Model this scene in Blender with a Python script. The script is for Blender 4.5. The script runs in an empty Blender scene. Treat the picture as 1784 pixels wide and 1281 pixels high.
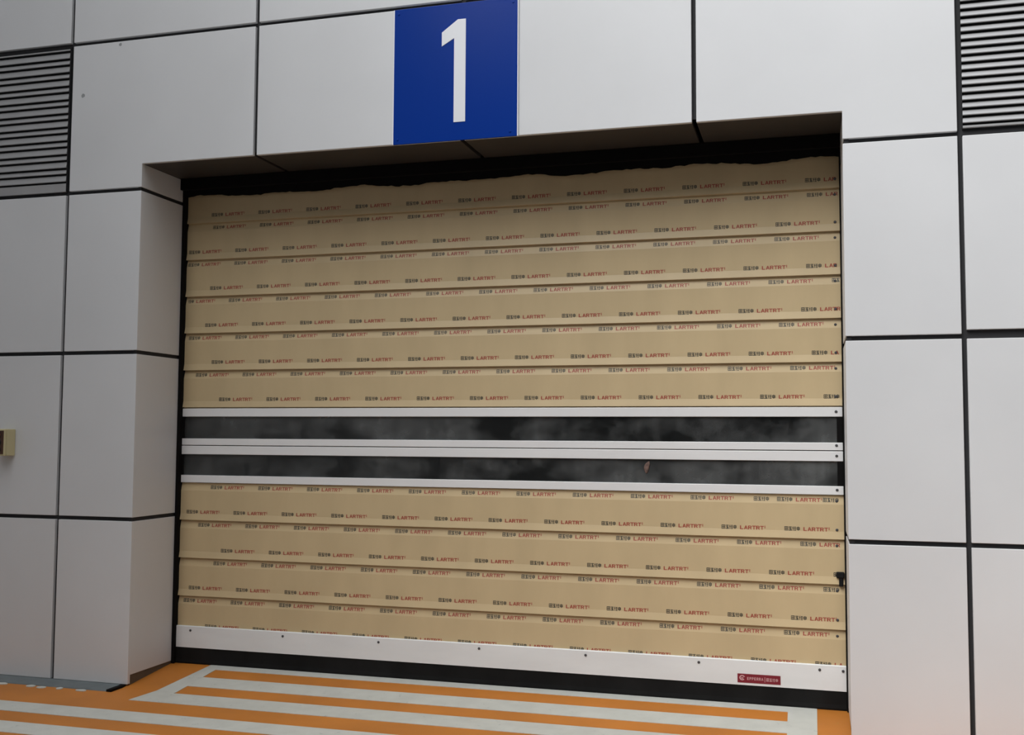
import bpy, bmesh, math, random
from mathutils import Matrix, Vector
random.seed(7)
S = bpy.context.scene
COL = S.collection

# ------------------------------------------------------------------ camera, sky, sun, exposure
cam_d = bpy.data.cameras.new('camera')
cam = bpy.data.objects.new('camera', cam_d); COL.objects.link(cam)
cam_d.sensor_width = 36.0
cam_d.lens = 1843.46 / 1784.0 * 36.0
_r = Vector((0.96224484, 0.27213355, 0.00531103)); _u = Vector((0.01245414, -0.06351228, 0.99790334)); _f = Vector((-0.2719003, 0.96016119, 0.06450356))
cam.matrix_world = Matrix(((_r.x, _u.x, -_f.x, 3.89267), (_r.y, _u.y, -_f.y, -5.47890), (_r.z, _u.z, -_f.z, 1.43654), (0, 0, 0, 1)))
cam_d.clip_end = 400
S.camera = cam

W = bpy.data.worlds.new('overcast_sky'); S.world = W; W.use_nodes = True
wn, wl = W.node_tree.nodes, W.node_tree.links
wn.clear()
w_out = wn.new('ShaderNodeOutputWorld'); w_bg = wn.new('ShaderNodeBackground')
w_tc = wn.new('ShaderNodeTexCoord'); w_sep = wn.new('ShaderNodeSeparateXYZ'); w_map = wn.new('ShaderNodeMapRange')
w_mix = wn.new('ShaderNodeMix'); w_mix.data_type = 'RGBA'
wl.new(w_tc.outputs['Generated'], w_sep.inputs[0]); wl.new(w_sep.outputs['Z'], w_map.inputs['Value'])
w_map.inputs['From Min'].default_value = 0.0; w_map.inputs['From Max'].default_value = 1.0
wl.new(w_map.outputs['Result'], w_mix.inputs[0])
w_mix.inputs[6].default_value = (0.34, 0.35, 0.362, 1)      # horizon of an overcast sky
w_mix.inputs[7].default_value = (0.98, 1.0, 1.03, 1)       # zenith, about three times as bright
wl.new(w_mix.outputs[2], w_bg.inputs['Color']); w_bg.inputs['Strength'].default_value = 0.86
wl.new(w_bg.outputs[0], w_out.inputs[0])

sun_d = bpy.data.lights.new('veiled_sun', 'SUN'); sun_d.energy = 2.2; sun_d.angle = math.radians(52); sun_d.color = (0.995, 1.0, 0.995)
sun = bpy.data.objects.new('veiled_sun', sun_d); COL.objects.link(sun)
sun.rotation_euler = Vector((0.50, 0.58, -0.68)).to_track_quat('-Z', 'Y').to_euler()      # behind cloud, high on the left

S.view_settings.view_transform = 'Standard'; S.view_settings.look = 'None'
S.view_settings.gamma = 1.0; S.view_settings.use_curve_mapping = False
S.view_settings.exposure = 1.25

# ------------------------------------------------------------------ measures (metres)
X1, X2, X3, X4, X5 = -0.528, 0.763, 2.042, 3.321, 4.606
XL, XR = 0.0, 4.059
Z1, Z2, Z3, Z4, ZT = 0.9276, 1.9276, 2.9218, 3.8635, 3.0755
D = 0.4725                       # door plane behind the cladding
G = 0.0118                        # half a joint
PITCH, JB = 0.2375, 0.414        # slat height, lowest joint
def floor_z(y): return -0.05 if y < -0.03 else 0.1 * (y - 0.47)

# ------------------------------------------------------------------ helpers
def lin(c):
    return tuple((v / 255 / 12.92) if v / 255 <= 0.04045 else ((v / 255 + 0.055) / 1.055) ** 2.4 for v in c)

def mat(name, col, rough=0.5, metal=0.0, spec=0.5, var=0.0, vscale=3.0, bump=0.0, bscale=40.0, stretch=(1, 1, 1), spots=None, coat=0.0):
    m = bpy.data.materials.new(name); m.use_nodes = True
    n, l = m.node_tree.nodes, m.node_tree.links
    b = n['Principled BSDF']
    b.inputs['Base Color'].default_value = (*col, 1); b.inputs['Roughness'].default_value = rough
    b.inputs['Metallic'].default_value = metal; b.inputs['Specular IOR Level'].default_value = spec
    b.inputs['Coat Weight'].default_value = coat; b.inputs['Coat Roughness'].default_value = 0.12
    g = n.new('ShaderNodeNewGeometry'); mp = n.new('ShaderNodeMapping'); mp.inputs['Scale'].default_value = stretch
    l.new(g.outputs['Position'], mp.inputs[0])
    last = None
    if var > 0:
        t = n.new('ShaderNodeTexNoise'); t.inputs['Scale'].default_value = vscale; t.inputs['Detail'].default_value = 5
        l.new(mp.outputs[0], t.inputs['Vector'])
        r = n.new('ShaderNodeMapRange'); r.inputs['From Min'].default_value = 0.3; r.inputs['From Max'].default_value = 0.7
        r.inputs['To Min'].default_value = 1 - var; r.inputs['To Max'].default_value = 1 + var
        l.new(t.outputs['Fac'], r.inputs['Value'])
        mx = n.new('ShaderNodeMix'); mx.data_type = 'RGBA'; mx.blend_type = 'MULTIPLY'; mx.inputs[0].default_value = 1
        mx.inputs[6].default_value = (*col, 1); l.new(r.outputs[0], mx.inputs[7]); last = mx.outputs[2]
    if spots:
        sc, th, scol = spots
        t = n.new('ShaderNodeTexNoise'); t.inputs['Scale'].default_value = sc; t.inputs['Detail'].default_value = 6; t.inputs['Roughness'].default_value = 0.7
        l.new(mp.outputs[0], t.inputs['Vector'])
        r = n.new('ShaderNodeMapRange'); r.inputs['From Min'].default_value = th; r.inputs['From Max'].default_value = th + 0.1
        l.new(t.outputs['Fac'], r.inputs['Value'])
        mx = n.new('ShaderNodeMix'); mx.data_type = 'RGBA'
        l.new(r.outputs[0], mx.inputs[0])
        if last: l.new(last, mx.inputs[6])
        else: mx.inputs[6].default_value = (*col, 1)
        mx.inputs[7].default_value = (*scol, 1); last = mx.outputs[2]
    if last: l.new(last, b.inputs['Base Color'])
    if bump > 0:
        t = n.new('ShaderNodeTexNoise'); t.inputs['Scale'].default_value = bscale; t.inputs['Detail'].default_value = 3
        l.new(g.outputs['Position'], t.inputs['Vector'])
        bp = n.new('ShaderNodeBump'); bp.inputs['Strength'].default_value = bump; bp.inputs['Distance'].default_value = 0.004
        l.new(t.outputs['Fac'], bp.inputs['Height']); l.new(bp.outputs[0], b.inputs['Normal'])
    return m

M = dict(
    clad=mat('silver_cladding', (0.66, 0.665, 0.675), 0.55, metal=0.08, spec=0.35, var=0.035, vscale=1.3, bump=0.05, bscale=1.2),
    joint=mat('joint_gasket', (0.018, 0.018, 0.02), 0.8),
    dark=mat('dark_backing', (0.012, 0.012, 0.013), 0.9),
    louvre=mat('louvre_aluminium', (0.35, 0.35, 0.355), 0.5, metal=0.2, var=0.05, vscale=6),
    blue=mat('sign_blue', lin((2, 50, 140)), 0.22, spec=0.12),
    white=mat('sign_white', (0.80, 0.81, 0.84), 0.35),
    film=mat('kraft_film', lin((197, 176, 138)), 0.42, spec=0.3, var=0.05, vscale=2.2, stretch=(2.5, 1, 0.8), bump=0.06, bscale=9),
    ink=mat('black_ink', (0.035, 0.035, 0.028), 0.5),
    red=mat('red_ink', (0.34, 0.055, 0.035), 0.5),
    alu=mat('white_aluminium', (0.80, 0.80, 0.80), 0.4, metal=0.1, var=0.03, vscale=5, stretch=(0.4, 1, 2)),
    rail=mat('rail_white', (0.76, 0.775, 0.775), 0.42, metal=0.05, var=0.04, vscale=5, stretch=(0.5, 1, 2)),
    rubber=mat('black_rubber', (0.006, 0.006, 0.006), 0.75, spec=0.2, var=0.5, vscale=5, stretch=(1, 1, 0.6)),
    black=mat('black_metal', (0.004, 0.0035, 0.0035), 0.85, spec=0.15),
    screw=mat('dark_screw', (0.08, 0.08, 0.085), 0.5, metal=0.5),
    sticker=mat('sticker_maroon', lin((120, 22, 40)), 0.3),
    sticker_w=mat('sticker_pink', lin((205, 160, 162)), 0.4),
    orange=mat('orange_floor_paint', lin((186, 115, 40)), 0.6, var=0.13, vscale=2.4, stretch=(0.8, 1, 1), bump=0.15, bscale=120, spots=(9, 0.66, lin((172, 122, 52)))),
    paint=mat('white_floor_paint', lin((192, 193, 186)), 0.6, var=0.06, vscale=9, bump=0.15, bscale=140, spots=(26, 0.62, lin((152, 160, 155)))),
    yard=mat('yard_concrete', (0.09, 0.09, 0.088), 0.9, var=0.15, vscale=0.8),
    soffit_shade=mat('shade_dark_soffit', (0.055, 0.047, 0.042), 0.5, metal=0.2, var=0.1, vscale=2),  # shade under the recess is put into this dark base colour
    plinth=mat('plinth_brown', lin((92, 80, 66)), 0.8, var=0.1, vscale=12),
    kerb=mat('kerb_metal', lin((112, 120, 122)), 0.55, metal=0.3, var=0.12, vscale=9),
    beige=mat('beige_plastic', lin((190, 180, 140)), 0.45),
    brown=mat('dark_brown_plastic', lin((70, 44, 28)), 0.4),
    button_k=mat('black_button', (0.012, 0.012, 0.012), 0.35),
    button_g=mat('green_button', lin((40, 66, 40)), 0.35),
    button_r=mat('red_button', lin((120, 55, 30)), 0.35),
    grime=mat('grey_grime', (0.30, 0.31, 0.31), 0.7),
    mark=mat('pinkish_mark', lin((104, 82, 74)), 0.7, var=0.6, vscale=55),
    pale=mat('pale_added_wall', (0.62, 0.62, 0.62), 0.8, var=0.06, vscale=0.7),  # for the added left wall, pale to bounce light onto the left panels
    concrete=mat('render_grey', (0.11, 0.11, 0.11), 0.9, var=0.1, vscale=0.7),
)

def glass_mat():
    m = bpy.data.materials.new('smoky_window'); m.use_nodes = True
    n, l = m.node_tree.nodes, m.node_tree.links; b = n['Principled BSDF']; out = n['Material Output']
    b.inputs['Base Color'].default_value = (0.30, 0.32, 0.32, 1); b.inputs['Roughness'].default_value = 0.16
    b.inputs['Transmission Weight'].default_value = 1.0; b.inputs['IOR'].default_value = 1.45
    d = n.new('ShaderNodeBsdfDiffuse'); d.inputs['Color'].default_value = (0.14, 0.145, 0.145, 1)   # grey patches painted in place of reflections, with dirt streaks
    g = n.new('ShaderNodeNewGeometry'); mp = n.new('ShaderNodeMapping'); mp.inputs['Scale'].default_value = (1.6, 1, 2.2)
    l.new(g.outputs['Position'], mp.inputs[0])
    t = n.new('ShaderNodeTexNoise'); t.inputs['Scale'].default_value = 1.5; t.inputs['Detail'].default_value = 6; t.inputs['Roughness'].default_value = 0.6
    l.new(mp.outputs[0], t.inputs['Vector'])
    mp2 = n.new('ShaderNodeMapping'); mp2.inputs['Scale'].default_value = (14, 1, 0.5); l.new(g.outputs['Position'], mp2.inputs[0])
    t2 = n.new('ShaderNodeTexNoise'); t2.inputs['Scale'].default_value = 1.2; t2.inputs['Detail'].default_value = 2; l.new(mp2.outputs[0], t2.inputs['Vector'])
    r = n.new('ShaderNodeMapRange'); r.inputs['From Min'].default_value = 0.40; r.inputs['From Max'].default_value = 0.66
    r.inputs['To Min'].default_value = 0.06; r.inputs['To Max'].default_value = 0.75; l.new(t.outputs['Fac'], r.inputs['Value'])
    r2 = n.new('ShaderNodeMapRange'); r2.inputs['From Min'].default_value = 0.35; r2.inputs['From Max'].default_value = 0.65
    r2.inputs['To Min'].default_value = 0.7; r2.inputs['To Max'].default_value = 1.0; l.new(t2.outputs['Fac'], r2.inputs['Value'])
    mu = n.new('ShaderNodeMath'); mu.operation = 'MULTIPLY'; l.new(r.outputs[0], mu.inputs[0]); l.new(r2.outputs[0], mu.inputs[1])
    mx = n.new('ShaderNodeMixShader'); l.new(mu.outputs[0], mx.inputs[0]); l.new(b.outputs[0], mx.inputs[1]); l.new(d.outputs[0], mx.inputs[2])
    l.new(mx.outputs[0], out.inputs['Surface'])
    return m
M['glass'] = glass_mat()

def link(name, me, material, parent=None):
    o = bpy.data.objects.new(name, me); COL.objects.link(o)
    if material is not None and not me.materials: me.materials.append(material)
    if parent is not None: o.parent = parent
    return o

def mesh_of(bm, name, smooth=False):
    bmesh.ops.recalc_face_normals(bm, faces=bm.faces)
    me = bpy.data.meshes.new(name); bm.to_mesh(me); bm.free()
    if smooth:
        for p in me.polygons: p.use_smooth = True
    return me

def obj(name, bm, material, parent=None): return link(name, mesh_of(bm, name), material, parent)

def bevel_all(bm, w, seg=2):
    bmesh.ops.bevel(bm, geom=list(bm.edges), offset=w, segments=seg, affect='EDGES', profile=0.5)

def box(bm, x0, x1, y0, y1, z0, z1):
    v = [bm.verts.new(p) for p in ((x0, y0, z0), (x1, y0, z0), (x1, y1, z0), (x0, y1, z0), (x0, y0, z1), (x1, y0, z1), (x1, y1, z1), (x0, y1, z1))]
    for f in ((0, 3, 2, 1), (4, 5, 6, 7), (0, 1, 5, 4), (1, 2, 6, 5), (2, 3, 7, 6), (3, 0, 4, 7)): bm.faces.new([v[i] for i in f])

def boxb(x0, x1, y0, y1, z0, z1, w=0.0, seg=2):
    bm = bmesh.new(); box(bm, x0, x1, y0, y1, z0, z1)
    if w: bmesh.ops.recalc_face_normals(bm, faces=bm.faces); bevel_all(bm, w, seg)
    return bm

def prism_xz(poly, y0, y1, w=0.0):                    # outline in x,z given thickness in y
    bm = bmesh.new()
    a = [bm.verts.new((x, y0, z)) for x, z in poly]; b = [bm.verts.new((x, y1, z)) for x, z in poly]
    bm.faces.new(a); bm.faces.new(b[::-1])
    for i in range(len(poly)):
        j = (i + 1) % len(poly); bm.faces.new((a[i], b[i], b[j], a[j]))
    bmesh.ops.recalc_face_normals(bm, faces=bm.faces)
    if w: bevel_all(bm, w, 2)
    return bm

def prism_x(prof, x0, x1, w=0.0):                     # profile in y,z run along x
    bm = bmesh.new()
    a = [bm.verts.new((x0, y, z)) for y, z in prof]; b = [bm.verts.new((x1, y, z)) for y, z in prof]
    bm.faces.new(a); bm.faces.new(b[::-1])
    for i in range(len(prof)):
        j = (i + 1) % len(prof); bm.faces.new((a[i], b[i], b[j], a[j]))
    bmesh.ops.recalc_face_normals(bm, faces=bm.faces)
    if w: bevel_all(bm, w, 1)
    return bm

def disc_y(x, y, z, r, h, n=12, dome=0.0):            # a screw head facing -y
    bm = bmesh.new()
    rings = [(r, y), (r, y - h * 0.6), (r * 0.7, y - h)]
    vs = [[bm.verts.new((x + rr * math.cos(2 * math.pi * i / n), yy, z + rr * math.sin(2 * math.pi * i / n))) for i in range(n)] for rr, yy in rings]
    for a, b in zip(vs, vs[1:]):
        for i in range(n): bm.faces.new((a[i], a[(i + 1) % n], b[(i + 1) % n], b[i]))
    bm.faces.new(vs[0]); bm.faces.new(vs[-1])
    return bm

def empty(name, loc=(0, 0, 0)):
    o = bpy.data.objects.new(name, None); COL.objects.link(o); o.location = loc; o.empty_display_size = 0.1
    return o

def tag(o, label, cat=None, group=None, kind=None):
    o['label'] = label
    if cat: o['category'] = cat
    if group: o['group'] = group
    if kind: o['kind'] = kind
    return o

def structure(o, label):
    o['kind'] = 'structure'; o['label'] = label; return o

# ------------------------------------------------------------------ floor
FX0, FX1, FY0 = -1.4, 6.0, -1.75
bm = bmesh.new()
prof = [(3.2, 0.0), (0.47, 0.0), (-0.03, -0.05), (FY0, -0.05)]
for (ya, za), (yb, zb) in zip(prof, prof[1:]):
    vs = [bm.verts.new(p) for p in ((FX0, ya, za), (FX0, yb, zb), (FX1, yb, zb), (FX1, ya, za))]; bm.faces.new(vs)
bmesh.ops.remove_doubles(bm, verts=bm.verts, dist=1e-5)
floor = structure(obj('floor', bm, M['orange']), 'orange painted concrete floor with white stripes in front of the shutter')

def stripe(poly, t=0.0025):                           # paint: a thin layer that follows the floor, poly is x,y counter-clockwise
    bm = bmesh.new()
    vs = [bm.verts.new((x, y, 0)) for x, y in poly]; bm.faces.new(vs)
    bmesh.ops.bisect_plane(bm, geom=bm.verts[:] + bm.edges[:] + bm.faces[:], plane_co=(0, -0.03, 0), plane_no=(0, 1, 0))
    ret = bmesh.ops.extrude_face_region(bm, geom=bm.faces[:])
    top = {v for v in ret['geom'] if isinstance(v, bmesh.types.BMVert)}
    for v in bm.verts: v.co.z = floor_z(v.co.y) + (t if v in top else -0.002)
    o = obj('paint_stripe', bm, M['paint'], floor); return o

def lx(y): return 0.202 + (y + 0.211) * (0.269 - 0.202) / 0.626      # slanting outer edge of the box
stripe([(lx(-0.262), -0.262), (0.350, -0.262), (0.352, 0.468), (0.272, 0.468)])     # left bar
stripe([(3.757, -0.262), (3.901, -0.262), (3.901, 0.468), (3.752, 0.468)])          # right bar
stripe([(0.352, 0.384), (3.753, 0.384), (3.752, 0.468), (0.352, 0.468)])            # bar under the door seal
stripe([(0.351, 0.080), (3.755, 0.080), (3.754, 0.240), (0.352, 0.240)])
stripe([(0.350, -0.262), (3.757, -0.262), (3.756, -0.060), (0.351, -0.060)])
y = -0.476
for k in range(4):
    stripe([(FX0 + 0.01, y - 0.174), (FX1 - 0.2, y - 0.174), (FX1 - 0.2, y), (FX0 + 0.01, y)]); y -= 0.344
bm = bmesh.new(); vs = [bm.verts.new(p) for p in ((-60, -60, -0.06), (60, -60, -0.06), (60, 0.2, -0.06), (-60, 0.2, -0.06))]; bm.faces.new(vs)
structure(obj('ground', bm, M['yard']), 'grey concrete yard outside the loading bay')

# ------------------------------------------------------------------ facade wall with its cladding panels
PT = 0.022                       # panel thickness
bm = bmesh.new()
for a in ((-1.4, XL - PT, -0.3, 6.2), (XR + PT, 8.0, -0.3, 6.2), (XL - PT, XR + PT, ZT + PT, 6.2)):
    box(bm, a[0], a[1], PT, 0.46, a[2], a[3])
wall = structure(obj('wall_front', bm, M['joint']), 'silver grey panel clad facade around the recessed shutter')

def panel(poly):
    return obj('panel', prism_xz(poly, 0.0, PT + 0.002, 0.0025), M['clad'], wall)
def rect(x0, x1, z0, z1): return [(x0 + G, z0 + G), (x1 - G, z0 + G), (x1 - G, z1 - G), (x0 + G, z1 - G)]
XA, XB, ZB, ZU = X1 - 0.85, X5 + 1.285, -0.036 - G, Z4 + 1.0
# beside the opening, left and right
for z0, z1 in ((ZB, Z1), (Z1, Z2), (Z2, Z3)):
    panel([(X1 + G, z0 + G), (XL, z0 + G), (XL, z1 - G), (X1 + G, z1 - G)])
    panel([(XR, z0 + G), (X5 - G, z0 + G), (X5 - G, z1 - G), (XR, z1 - G)])
    panel(rect(XA, X1, z0, z1)); panel(rect(X5, XB, z0 + (0.020 if z0 == Z2 else 0.0), z1)); panel(rect(XB, XB + 1.285, z0, z1))
# the L shaped ones at the corners of the opening, and the two over it
panel([(X1 + G, Z3 + G), (XL, Z3 + G), (XL, ZT), (X2 - G, ZT), (X2 - G, Z4 - G), (X1 + G, Z4 - G)])
panel([(X4 + G, ZT), (XR, ZT), (XR, Z3 + G), (X5 - G, Z3 + G), (X5 - G, Z4 - G), (X4 + G, Z4 - G)])
panel([(X2 + G, ZT), (X3 - G, ZT), (X3 - G, Z4 - G), (X2 + G, Z4 - G)])
panel([(X3 + G, ZT), (X4 - G, ZT), (X4 - G, Z4 - G), (X3 + G, Z4 - G)])
for a, b in zip((XA, X1, X2, X3, X4, X5, XB), (X1, X2, X3, X4, X5, XB, XB + 1.285)):
    panel(rect(a, b, Z4, ZU)); panel(rect(a, b, ZU, ZU + 1.0))
panel(rect(XB, XB + 1.285, Z3, Z4))
for (x, z, r) in ((-0.437, 3.532, 0.014), (-0.178, 3.832, 0.011)):     # two grey scuffs on the corner panel
    bm = bmesh.new()
    pts = [bm.verts.new((x + r * (0.8 + 0.4 * random.random()) * math.cos(i * math.pi / 6), -0.0006, z + r * (0.7 + 0.5 * random.random()) * math.sin(i * math.pi / 6))) for i in range(12)]
    bm.faces.new(pts); obj('scuff', bm, M['grime'], wall)

# jambs and soffit of the recess
jl = structure(obj('wall_left', boxb(XL - 0.06, XL - PT, 0.03, D + 0.12, -0.1, ZT + 0.05), M['joint']), 'left reveal of the shutter recess clad in grey panels')
jr = structure(obj('wall_right', boxb(XR + PT, XR + 0.06, 0.03, D + 0.12, -0.1, ZT + 0.05), M['joint']), 'right reveal of the shutter recess clad in grey panels')
for z0, z1 in ((0.015 - G, Z1), (Z1, Z2), (Z2, Z3), (Z3, ZT + G)):
    obj('panel', boxb(XL - PT - 0.002, XL, 0.0225, D + 0.02, z0 + G, z1 - G, 0.002), M['clad'], jl)
    obj('panel', boxb(XR + 0.001, XR + PT + 0.002, 0.0225, D + 0.02, z0 + G, z1 - G, 0.002), M['clad'], jr)
for zk in (Z1, Z2, Z3):
    obj('gasket', boxb(XL - 0.03, XL - 0.010, 0.012, D + 0.02, zk - G - 0.002, zk + G + 0.002), M['joint'], jl)
    obj('gasket', boxb(XR + 0.006, XR + 0.03, 0.012, D + 0.02, zk - G - 0.002, zk + G + 0.002), M['joint'], jr)
obj('plinth', boxb(XL - 0.02, XL - 0.004, 0.026, D + 0.02, -0.1, 0.02), M['plinth'], jl)
obj('plinth', boxb(XR + 0.004, XR + 0.02, 0.026, D + 0.02, -0.1, 0.02), M['plinth'], jr)
soffit = structure(obj('ceiling', boxb(XL - 0.02, XR + 0.02, 0.03, D + 0.12, ZT + PT, ZT + 0.07), M['joint']), 'soffit of panels over the shutter recess, its shade put into the colour')
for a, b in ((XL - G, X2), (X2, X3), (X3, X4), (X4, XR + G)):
    obj('panel', boxb(a + G, b - G, 0.0225, D - 0.075, ZT, ZT + PT + 0.002, 0.002), M['soffit_shade'], soffit)

# metal kerb flashing along the foot of the left panels, with white paint remnants
kb = tag(obj('kerb_flashing', prism_x([(0.02, -0.038), (-0.01, -0.036), (-0.125, -0.044), (-0.13, -0.052), (0.02, -0.052)], XA, -0.045), M['kerb']),
         'flat grey metal flashing along the foot of the left panels', 'flashing')
obj('end_cap', prism_xz([(-0.045, -0.052), (-0.012, -0.052), (-0.012, -0.036), (-0.045, -0.037)], -0.135, 0.0, 0.001), M['black'], kb)
for x0, x1, y0 in ((-0.80, -0.715, -0.150), (-0.58, -0.52, -0.150), (-0.50, -0.44, -0.160), (-0.235, -0.165, -0.155), (-0.37, -0.33, -0.150)):
    bm = bmesh.new()
    n = 9; pts = [(x0 + (x1 - x0) * (0.5 + 0.5 * math.cos(i * 2 * math.pi / n)), y0 + 0.022 * math.sin(i * 2 * math.pi / n) * (0.8 + 0.3 * random.random())) for i in range(n)]
    stripe(pts, 0.004)

# ------------------------------------------------------------------ louvre vents
def louvre(x0, x1, lines, zlo, zhi, label, inset, gap):
    t = empty('louvre_vent', (x0, 0, zlo))
    tag(t, label, 'vent', 'louvre vents set into the facade')
    def put(name, bm, m):
        bmesh.ops.translate(bm, verts=bm.verts, vec=(-x0, 0, -zlo)); return obj(name, bm, m, t)
    put('backing', boxb(x0, x1, 0.016, 0.0215, zlo - 0.004, zhi + 0.004), M['dark'])
    z_prev = None
    for za, zb in lines:
        d = gap
        zl, zh = za + d, zb - d
        put('slat', prism_x([(-0.006, zl), (-0.004, zl - 0.004), (0.012, zl + 0.004), (0.013, zh + 0.005), (0.006, zh)], x0 + inset, x1 - inset), M['louvre'])
    for xx in (x0, x1 - inset): put('side_frame', boxb(xx, xx + inset, 0.0, 0.016, zlo, zhi, 0.001), M['joint'])
    put('bottom_rail', prism_x([(0.0, zlo), (0.016, zlo), (0.016, lines[-1][0] - 0.007), (0.0, lines[-1][0] - 0.007)], x0 + inset, x1 - inset, 0.001), M['louvre'])
    return t
zl = [3.8460, 3.8221]
z = 3.8221
k = 0
while z > 3.01:
    z -= 0.0380 if k % 2 == 1 else 0.0487
    zl.append(z); k += 1
ln = list(zip(zl[1:], zl[:-1]))
ln = [(a, b) for a, b in ln]
louvre(XA + G, X1 - G, ln, Z3 + G, Z4 - G, 'dim grey louvre vent in the upper left of the facade', 0.002, 0.0078)
zr = [2.9660 + 0.0380 * i for i in range(24)]
ln = [(zr[i], zr[i + 1]) for i in range(len(zr) - 1)][::-1]
louvre(X5 + G, XB - G, ln, Z3 + G + 0.014, Z4 - G, 'bright grey louvre vent in the upper right of the facade', 0.002, 0.0078)

# ------------------------------------------------------------------ number sign
sg = empty('number_sign', (2.0015, 0, 3.072))
tag(sg, 'blue square sign with a white numeral 1 above the shutter', 'sign')
def sp(name, bm, m):
    bmesh.ops.translate(bm, verts=bm.verts, vec=(-2.0015, 0, -3.072)); return obj(name, bm, m, sg)
sp('plate', boxb(1.640, 2.365, -0.010, -0.0005, 3.071, 3.850, 0.0015), M['blue'])
sp('edge_trim', boxb(1.6345, 1.640, -0.009, -0.0005, 3.072, 3.849), M['white'])
sp('edge_trim', boxb(2.365, 2.3705, -0.009, -0.0005, 3.072, 3.849), M['white'])
sp('numeral', prism_xz([(1.999, 3.174), (2.067, 3.174), (2.067, 3.757), (2.020, 3.757), (1.926, 3.690), (1.926, 3.611), (1.999, 3.652)], -0.0125, -0.0095), M['white'])
for x, z in ((1.665, 3.822), (2.340, 3.822), (1.665, 3.098), (2.325, 3.098)): sp('rivet', disc_y(x, -0.010, z, 0.007, 0.003), M['blue'])

# ------------------------------------------------------------------ push button box on the left panel
bx = empty('control_box', (-0.895, 0, 1.30))
tag(bx, 'small beige push button box on the left edge panel', 'control box')
def bp(name, bm, m, parent=None):
    bmesh.ops.translate(bm, verts=bm.verts, vec=(0.895, 0, -1.30)); return obj(name, bm, m, parent or bx)
bp('housing', boxb(-0.945, -0.849, -0.072, -0.0005, 1.298, 1.462, 0.004, 3), M['beige'])
bp('cover', boxb(-0.944, -0.850, -0.092, -0.0735, 1.299, 1.461, 0.004, 3), M['beige'])
bp('face_plate', boxb(-0.937, -0.857, -0.0945, -0.091, 1.308, 1.452, 0.001), M['brown'])
for z, m in ((1.425, 'button_r'), (1.380, 'button_k'), (1.335, 'button_g')):
    bp('button', disc_y(-0.895, -0.094, z, 0.019, 0.012, 20), M[m])
    bp('button_collar', disc_y(-0.895, -0.094, z, 0.023, 0.004, 20), M['button_k'])

# ------------------------------------------------------------------ roller shutter door
DX0, DX1 = 0.020, 4.052
door = empty('roller_shutter', (2.03, D, 0))
tag(door, 'closed roller shutter of tan film wrapped slats with two dark window strips', 'shutter', kind='thing')
def dp(name, bm, m, parent=None, zoff=0.0, smooth=False):
    # parts live in the door's own frame: x, y from the door plane, z from the sill
    return link(name, mesh_of(bm, name), m, parent or door)

# slat profile: x is absolute -> shift to the door's origin; y local (0 = door plane, minus = towards viewer)
OX = 2.03
B0, B1, T0 = 0.006, 0.046, 0.190            # bottom lip, end of the lip, start of the top shoulder
def face_y(z):
    if z < B1: return -0.0085 * (B1 - z) / (B1 - B0)
    if z > T0: return 0.011 * (z - T0) / (PITCH - T0)
    return 0.0
slat_prof = [(face_y(B0), B0), (0.0, B1), (0.0, T0), (0.011, PITCH + 0.001), (0.030, PITCH + 0.001), (0.030, -0.001), (0.012, -0.001), (0.012, B0)]
slat_me = mesh_of(prism_x(slat_prof, DX0 - OX, DX1 - OX), 'slat')

# lettering: small stroke glyphs (x, z in units of the glyph cell)
def bar(x0, z0, x1, z1): return [(x0, z0), (x1, z0), (x1, z1), (x0, z1)]
w = 0.27
GL = {
    'L': [bar(0, 0, w, 1), bar(w, 0, .85, .2)],
    'A': [[(0, 0), (w, 0), (.58, 1), (.36, 1)], [(.74, 0), (.96, 0), (.6, 1), (.40, 1)], bar(.22, .25, .72, .42)],
    'R': [bar(0, 0, w, 1), bar(w, .82, .75, 1), bar(w, .42, .75, .6), bar(.66, .5, .88, .9), [(.5, .45), (.66, 0), (.92, 0), (.72, .45)]],
    'T': [bar(0, .8, .95, 1), bar(.37, 0, .59, .8)],
    'P': [bar(0, 0, w, 1), bar(w, .82, .75, 1), bar(w, .38, .75, .56), bar(.66, .46, .88, .92)],
    'E': [bar(0, 0, w, 1), bar(w, .8, .85, 1), bar(w, .41, .78, .59), bar(w, 0, .85, .2)],
}
CJ = [
    [bar(0, .84, .95, 1), bar(0, 0, .16, .84), bar(.79, 0, .95, .84), bar(.16, 0, .79, .14), bar(.16, .42, .79, .56), bar(.40, .14, .56, .84)],
    [bar(0, .8, .95, .94), bar(.12, .42, .83, .56), bar(0, 0, .95, .15), bar(.38, .15, .58, 1), bar(.66, .15, .8, .42)],
    [bar(0, .55, .40, .70), bar(.12, 0, .28, 1), bar(.46, .8, .95, .94), bar(.46, .44, .95, .58), bar(.62, 0, .78, .8), bar(.46, 0, .95, .13)],
    [bar(.05, .2, .2, .85), bar(.2, .72, .9, .86), bar(.74, .2, .9, .72), bar(.2, .2, .74, .34), bar(.4, 0, .56, 1), bar(.2, .46, .74, .58)],
]
TH = 0.022
def add_poly(bm, pts, x, zc, s_x, s_z, off):
    vs = [bm.verts.new((x + px * s_x - OX, face_y(zc - s_z / 2 + pz * s_z) - off, zc - s_z / 2 + pz * s_z)) for px, pz in pts]
    bm.faces.new(vs)
MARK = {}
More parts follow.
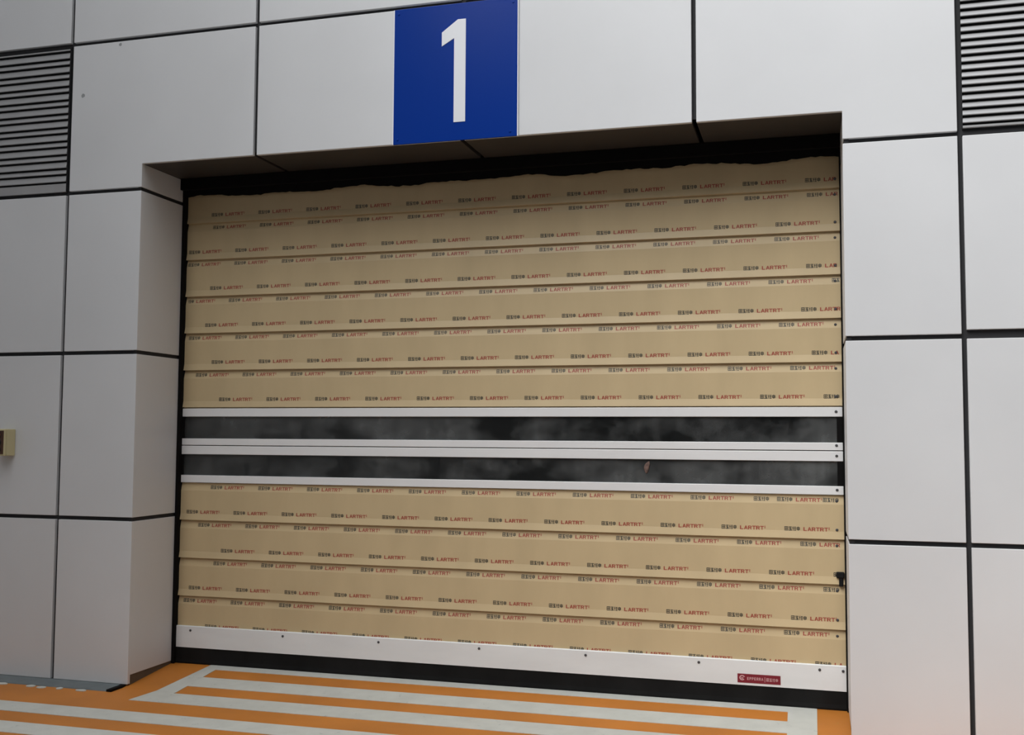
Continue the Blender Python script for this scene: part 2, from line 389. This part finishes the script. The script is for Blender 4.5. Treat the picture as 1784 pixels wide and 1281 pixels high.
def print_row(starts, zc, parent):
    for x in starts:
        half = isinstance(x, tuple); x = x[0] if half else x
        if x + 0.03 < DX0 or x > DX1 - 0.03: continue
        whole = x > DX0 and x + 0.24 < DX1 and not half
        key = round(zc, 4)
        if whole and key in MARK: me = MARK[key]
        else:
            bk = bmesh.new()
            def put(p, cx, z, sx, sz, mi):
                add_poly(bk, p, cx - x + OX, z, sx, sz, 0.0006); bk.faces.ensure_lookup_table(); bk.faces[-1].material_index = mi
            cx = x
            for g in CJ:
                if whole or (DX0 < cx and cx + 0.02 < DX1):
                    for p in g: put(p, cx, zc, 0.0200, TH, 0)
                cx += 0.0208
            cx = x + 0.099
            for ch in '' if half else 'LARTRT':
                if whole or (DX0 < cx and cx + 0.02 < DX1):
                    for p in GL[ch]: put(p, cx, zc - 0.001, 0.0210, TH * 0.92, 1)
                cx += 0.0215
            if whole or (not half and DX0 < cx and cx + 0.012 < DX1): put(bar(0, .35, .3, 1.0), cx + 0.002, zc, 0.012, TH, 1)
            if not len(bk.faces): bk.free(); continue
            me = mesh_of(bk, 'printed_mark'); me.materials.append(M['ink']); me.materials.append(M['red'])
            if whole: MARK[key] = me
        o = link('printed_mark', me, None, parent); o.location = (x - OX, 0, 0)
PER = 0.3345
def row(anchor):                                    # starts across the slat from one measured start
    a = anchor
    while a > -0.4: a -= PER
    out = []
    while a < 4.1: out.append(a); a += PER
    return out
# joints: level k at JB + k * PITCH ; slat k spans [JB+(k-1)*PITCH, JB+k*PITCH]
anchors = {   # slat level: (upper row start, lower row start), measured
    11: (None, 3.205), 10: (3.214, 3.380), 9: (3.373, 3.205), 8: (3.339, 3.176), 7: (3.392, 3.229), 6: (3.449, 3.288),
    3: (3.241, 3.409), 2: (3.157, 3.326), 1: (3.273, 3.104), 0: (3.066, 3.226)}
def screw(x, z, parent, r=0.008, yy=0.0, m='screw'):
    b = disc_y(x - OX, yy, z, r, 0.004); link('screw', mesh_of(b, 'screw'), M[m], parent)
UZ, LZ = PITCH - 0.0245, 0.0565
for lv in range(0, 12):
    z0 = JB + (lv - 1) * PITCH
    if lv in (4, 5):                                # window slats
        ws = empty('window_slat'); ws.parent = door; ws.location = (0, 0, z0)
        ws['label'] = 'white framed slat with a long dark window'
        g0, g1 = (0.0455, 0.1845) if lv == 5 else (0.0505, 0.183)
        fr = [('frame_bar', (DX0 - OX, DX1 - OX, -0.006, 0.03, 0.004, g0)), ('frame_bar', (DX0 - OX, DX1 - OX, -0.006, 0.03, g1, PITCH - 0.001))]
        bars = [link(nm, mesh_of(boxb(*a, 0.002), nm), M['alu'], ws) for nm, a in fr]
        link('frame_end', mesh_of(boxb(DX0 - OX, DX0 - OX + 0.012, -0.005, 0.03, g0, g1), 'frame_end'), M['black'], ws)
        link('frame_end', mesh_of(boxb(DX1 - OX - 0.030, DX1 - OX, -0.003, 0.03, g0, g1), 'frame_end'), M['black'], ws)
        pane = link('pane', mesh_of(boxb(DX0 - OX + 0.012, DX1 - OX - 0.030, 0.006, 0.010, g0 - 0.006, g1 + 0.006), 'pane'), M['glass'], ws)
        for zz in (0.030, PITCH - 0.026): screw(4.019, zz, ws, 0.0075, -0.006)
        if lv == 4:
            b = bmesh.new()
            bmesh.ops.create_icosphere(b, subdivisions=2, radius=1)
            for v in b.verts:
                n = 1 + 0.22 * math.sin(5 * v.co.x + 3 * v.co.z) * math.cos(4 * v.co.z)
                v.co = Vector((2.998 - OX + v.co.x * 0.015 * n + v.co.z * 0.006, 0.0045 + v.co.y * 0.0025, 0.138 + v.co.z * 0.034 * n))
            mk = link('mark', mesh_of(b, 'mark', True), M['mark'], ws); mk['label'] = 'small pinkish mark on the window'
        continue
    s = link('slat', slat_me, M['film'], door); s.location = (0, 0, z0)
    up, lo = anchors[lv]
    if up is not None:
        st = row(up)
        if lv == 3: st = [a for a in st if a < 3.4] + [(3.583, 1), 3.706, (3.945, 1)]      # overlapping joint of the film sheets
        print_row(st, UZ, s)
    if lo is not None and lv > 0: print_row(row(lo), LZ, s)
    if lv == 0: print_row(row(lo), LZ + 0.002, s)
    for zz in ((0.055, PITCH - 0.030) if lv > 0 else (PITCH - 0.03,)):
        screw(4.030 - 0.0055 * (11 - lv) / 3, zz, s, 0.0075, face_y(zz))
    if lv == 2:                                     # black rubber end catch sticking out of the right end
        c = link('end_catch', mesh_of(boxb(4.008 - OX, 4.050 - OX, -0.020, 0.002, 0.040, 0.072, 0.006, 3), 'end_catch'), M['rubber'], s)
        c['label'] = 'black rubber catch at the slat end'
        link('catch_stem', mesh_of(boxb(4.022 - OX, 4.043 - OX, -0.016, 0.002, -0.004, 0.044, 0.004, 2), 'catch_stem'), M['rubber'], s)

# bottom rail with rubber seal, bolts and sticker
rail = link('bottom_rail', mesh_of(prism_x([(-0.014, 0.100), (-0.014, 0.229), (-0.010, 0.233), (0.002, 0.233), (0.002, 0.100)], DX0 - OX, DX1 - OX), 'bottom_rail'), M['rail'], door)
rail['label'] = 'white metal bottom rail'
for x in (0.121, 0.763, 1.394, 2.022, 2.651, 3.282, 3.917, 4.036): screw(x, 0.206, rail, 0.0075, -0.014)
seal = link('rubber_seal', mesh_of(prism_x([(-0.010, 0.100), (0.002, 0.100), (0.004, 0.001), (-0.012, 0.001), (-0.014, 0.010), (-0.011, 0.030)], DX0 - OX, DX1 - OX), 'rubber_seal'), M['rubber'], door)
seal['label'] = 'black rubber seal touching the floor'
stk = link('sticker', mesh_of(boxb(3.489 - OX, 3.715 - OX, -0.0155, -0.0141, 0.113, 0.160), 'sticker'), M['sticker'], rail)
stk['label'] = 'small maroon maker sticker with pale lettering'
b = bmesh.new(); yy = -0.0160
def spoly(pts):
    b.faces.new([b.verts.new((x - OX, yy, z)) for x, z in pts])
cx0, cz0 = 3.514, 0.139                              # round swirl mark
for a0, a1, r0, r1 in ((20, 320, 0.0085, 0.014), (150, 400, 0.0015, 0.0055)):
    n = 14
    for i in range(n):
        t0, t1 = (math.radians(a0 + (a1 - a0) * k / n) for k in (i, i + 1))
        spoly([(cx0 + r * math.cos(t) * 1.1, cz0 + r * math.sin(t)) for r, t in ((r0, t0), (r1, t0), (r1, t1), (r0, t1))])
x = 3.540
for g in ('E', 'P', 'P', 'E', 'R', 'R', 'A'):
    for p in GL[g]: spoly([(x + px * 0.0105, 0.129 + pz * 0.015) for px, pz in p])
    x += 0.0125
spoly([(3.632, 0.121), (3.6345, 0.121), (3.6345, 0.148), (3.632, 0.148)])
x = 3.641
for g in CJ:
    for p in g: spoly([(x + px * 0.014, 0.127 + pz * 0.017) for px, pz in p])
    x += 0.016
link('sticker_lettering', mesh_of(b, 'sticker_lettering'), M['sticker_w'], rail)

# guides and head seal around the door
for nm, x0, x1, lab in (('left', XL, DX0 - 0.001, 'black guide channel at the left end of the shutter'), ('right', DX1 + 0.001, XR, 'black guide channel at the right end of the shutter')):
    o = obj('guide_rail', boxb(x0 + 0.0005, x1, D - 0.035, D + 0.1, 0.0, 2.985, 0.001), M['black'])
    tag(o, lab, 'guide rail', 'guide channels of the shutter')
hs = tag(empty('head_seal', (2.03, D - 0.03, 2.97)), 'black box and ragged brush seal over the top of the shutter', 'seal')
o = obj('cover_box', boxb(XL + 0.001 - OX, XR - 0.001 - OX, -0.035, 0.02, 0.035, 0.1045, 0.002), M['black'], hs)
b = bmesh.new()
n = 160
top = []; bot = []
for i in range(n + 1):
    x = XL + 0.001 + (XR - XL - 0.002) * i / n - OX
    zz = -0.012 + 0.012 * math.sin(i * 0.23) * math.sin(i * 0.071 + 1) + random.uniform(-0.004, 0.004)
    bot.append((x, zz)); top.append((x, 0.040))
for y0 in (-0.006, -0.001):
    for i in range(n):
        b.faces.new([b.verts.new((p[0], y0, p[1])) for p in (bot[i], bot[i + 1], top[i + 1], top[i])])
obj('brush', b, M['black'], hs)

# ------------------------------------------------------------------ the dark hall behind the windows, and unseen walls added to shape the light on the bay
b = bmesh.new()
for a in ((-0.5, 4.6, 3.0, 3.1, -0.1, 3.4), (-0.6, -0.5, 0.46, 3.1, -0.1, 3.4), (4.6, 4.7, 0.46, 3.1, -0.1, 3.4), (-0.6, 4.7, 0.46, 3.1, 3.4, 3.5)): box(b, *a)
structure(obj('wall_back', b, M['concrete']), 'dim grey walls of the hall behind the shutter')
structure(obj('wall_added_left', boxb(-1.75, -1.41, -9.0, 0.46, -0.3, 10.4), M['pale']), 'added grey wall out of view on the left, shading the facade')  # unseen blocker, added to shade the left and lower facade from the sun
structure(obj('wall_added_right', boxb(8.2, 8.7, -16.0, 0.46, -0.3, 10.5), M['concrete']), 'added grey wall out of view on the right, blocking low sky light')  # unseen blocker, added to darken the left reveal and shutter top
structure(obj('wall_added_opposite', boxb(-30, 30, -18.0, -16.0, -0.1, 10.5), M['concrete']), 'added grey building out of view behind the camera, blocking low sky light')  # unseen blocker, height and distance set to cut light from the horizon
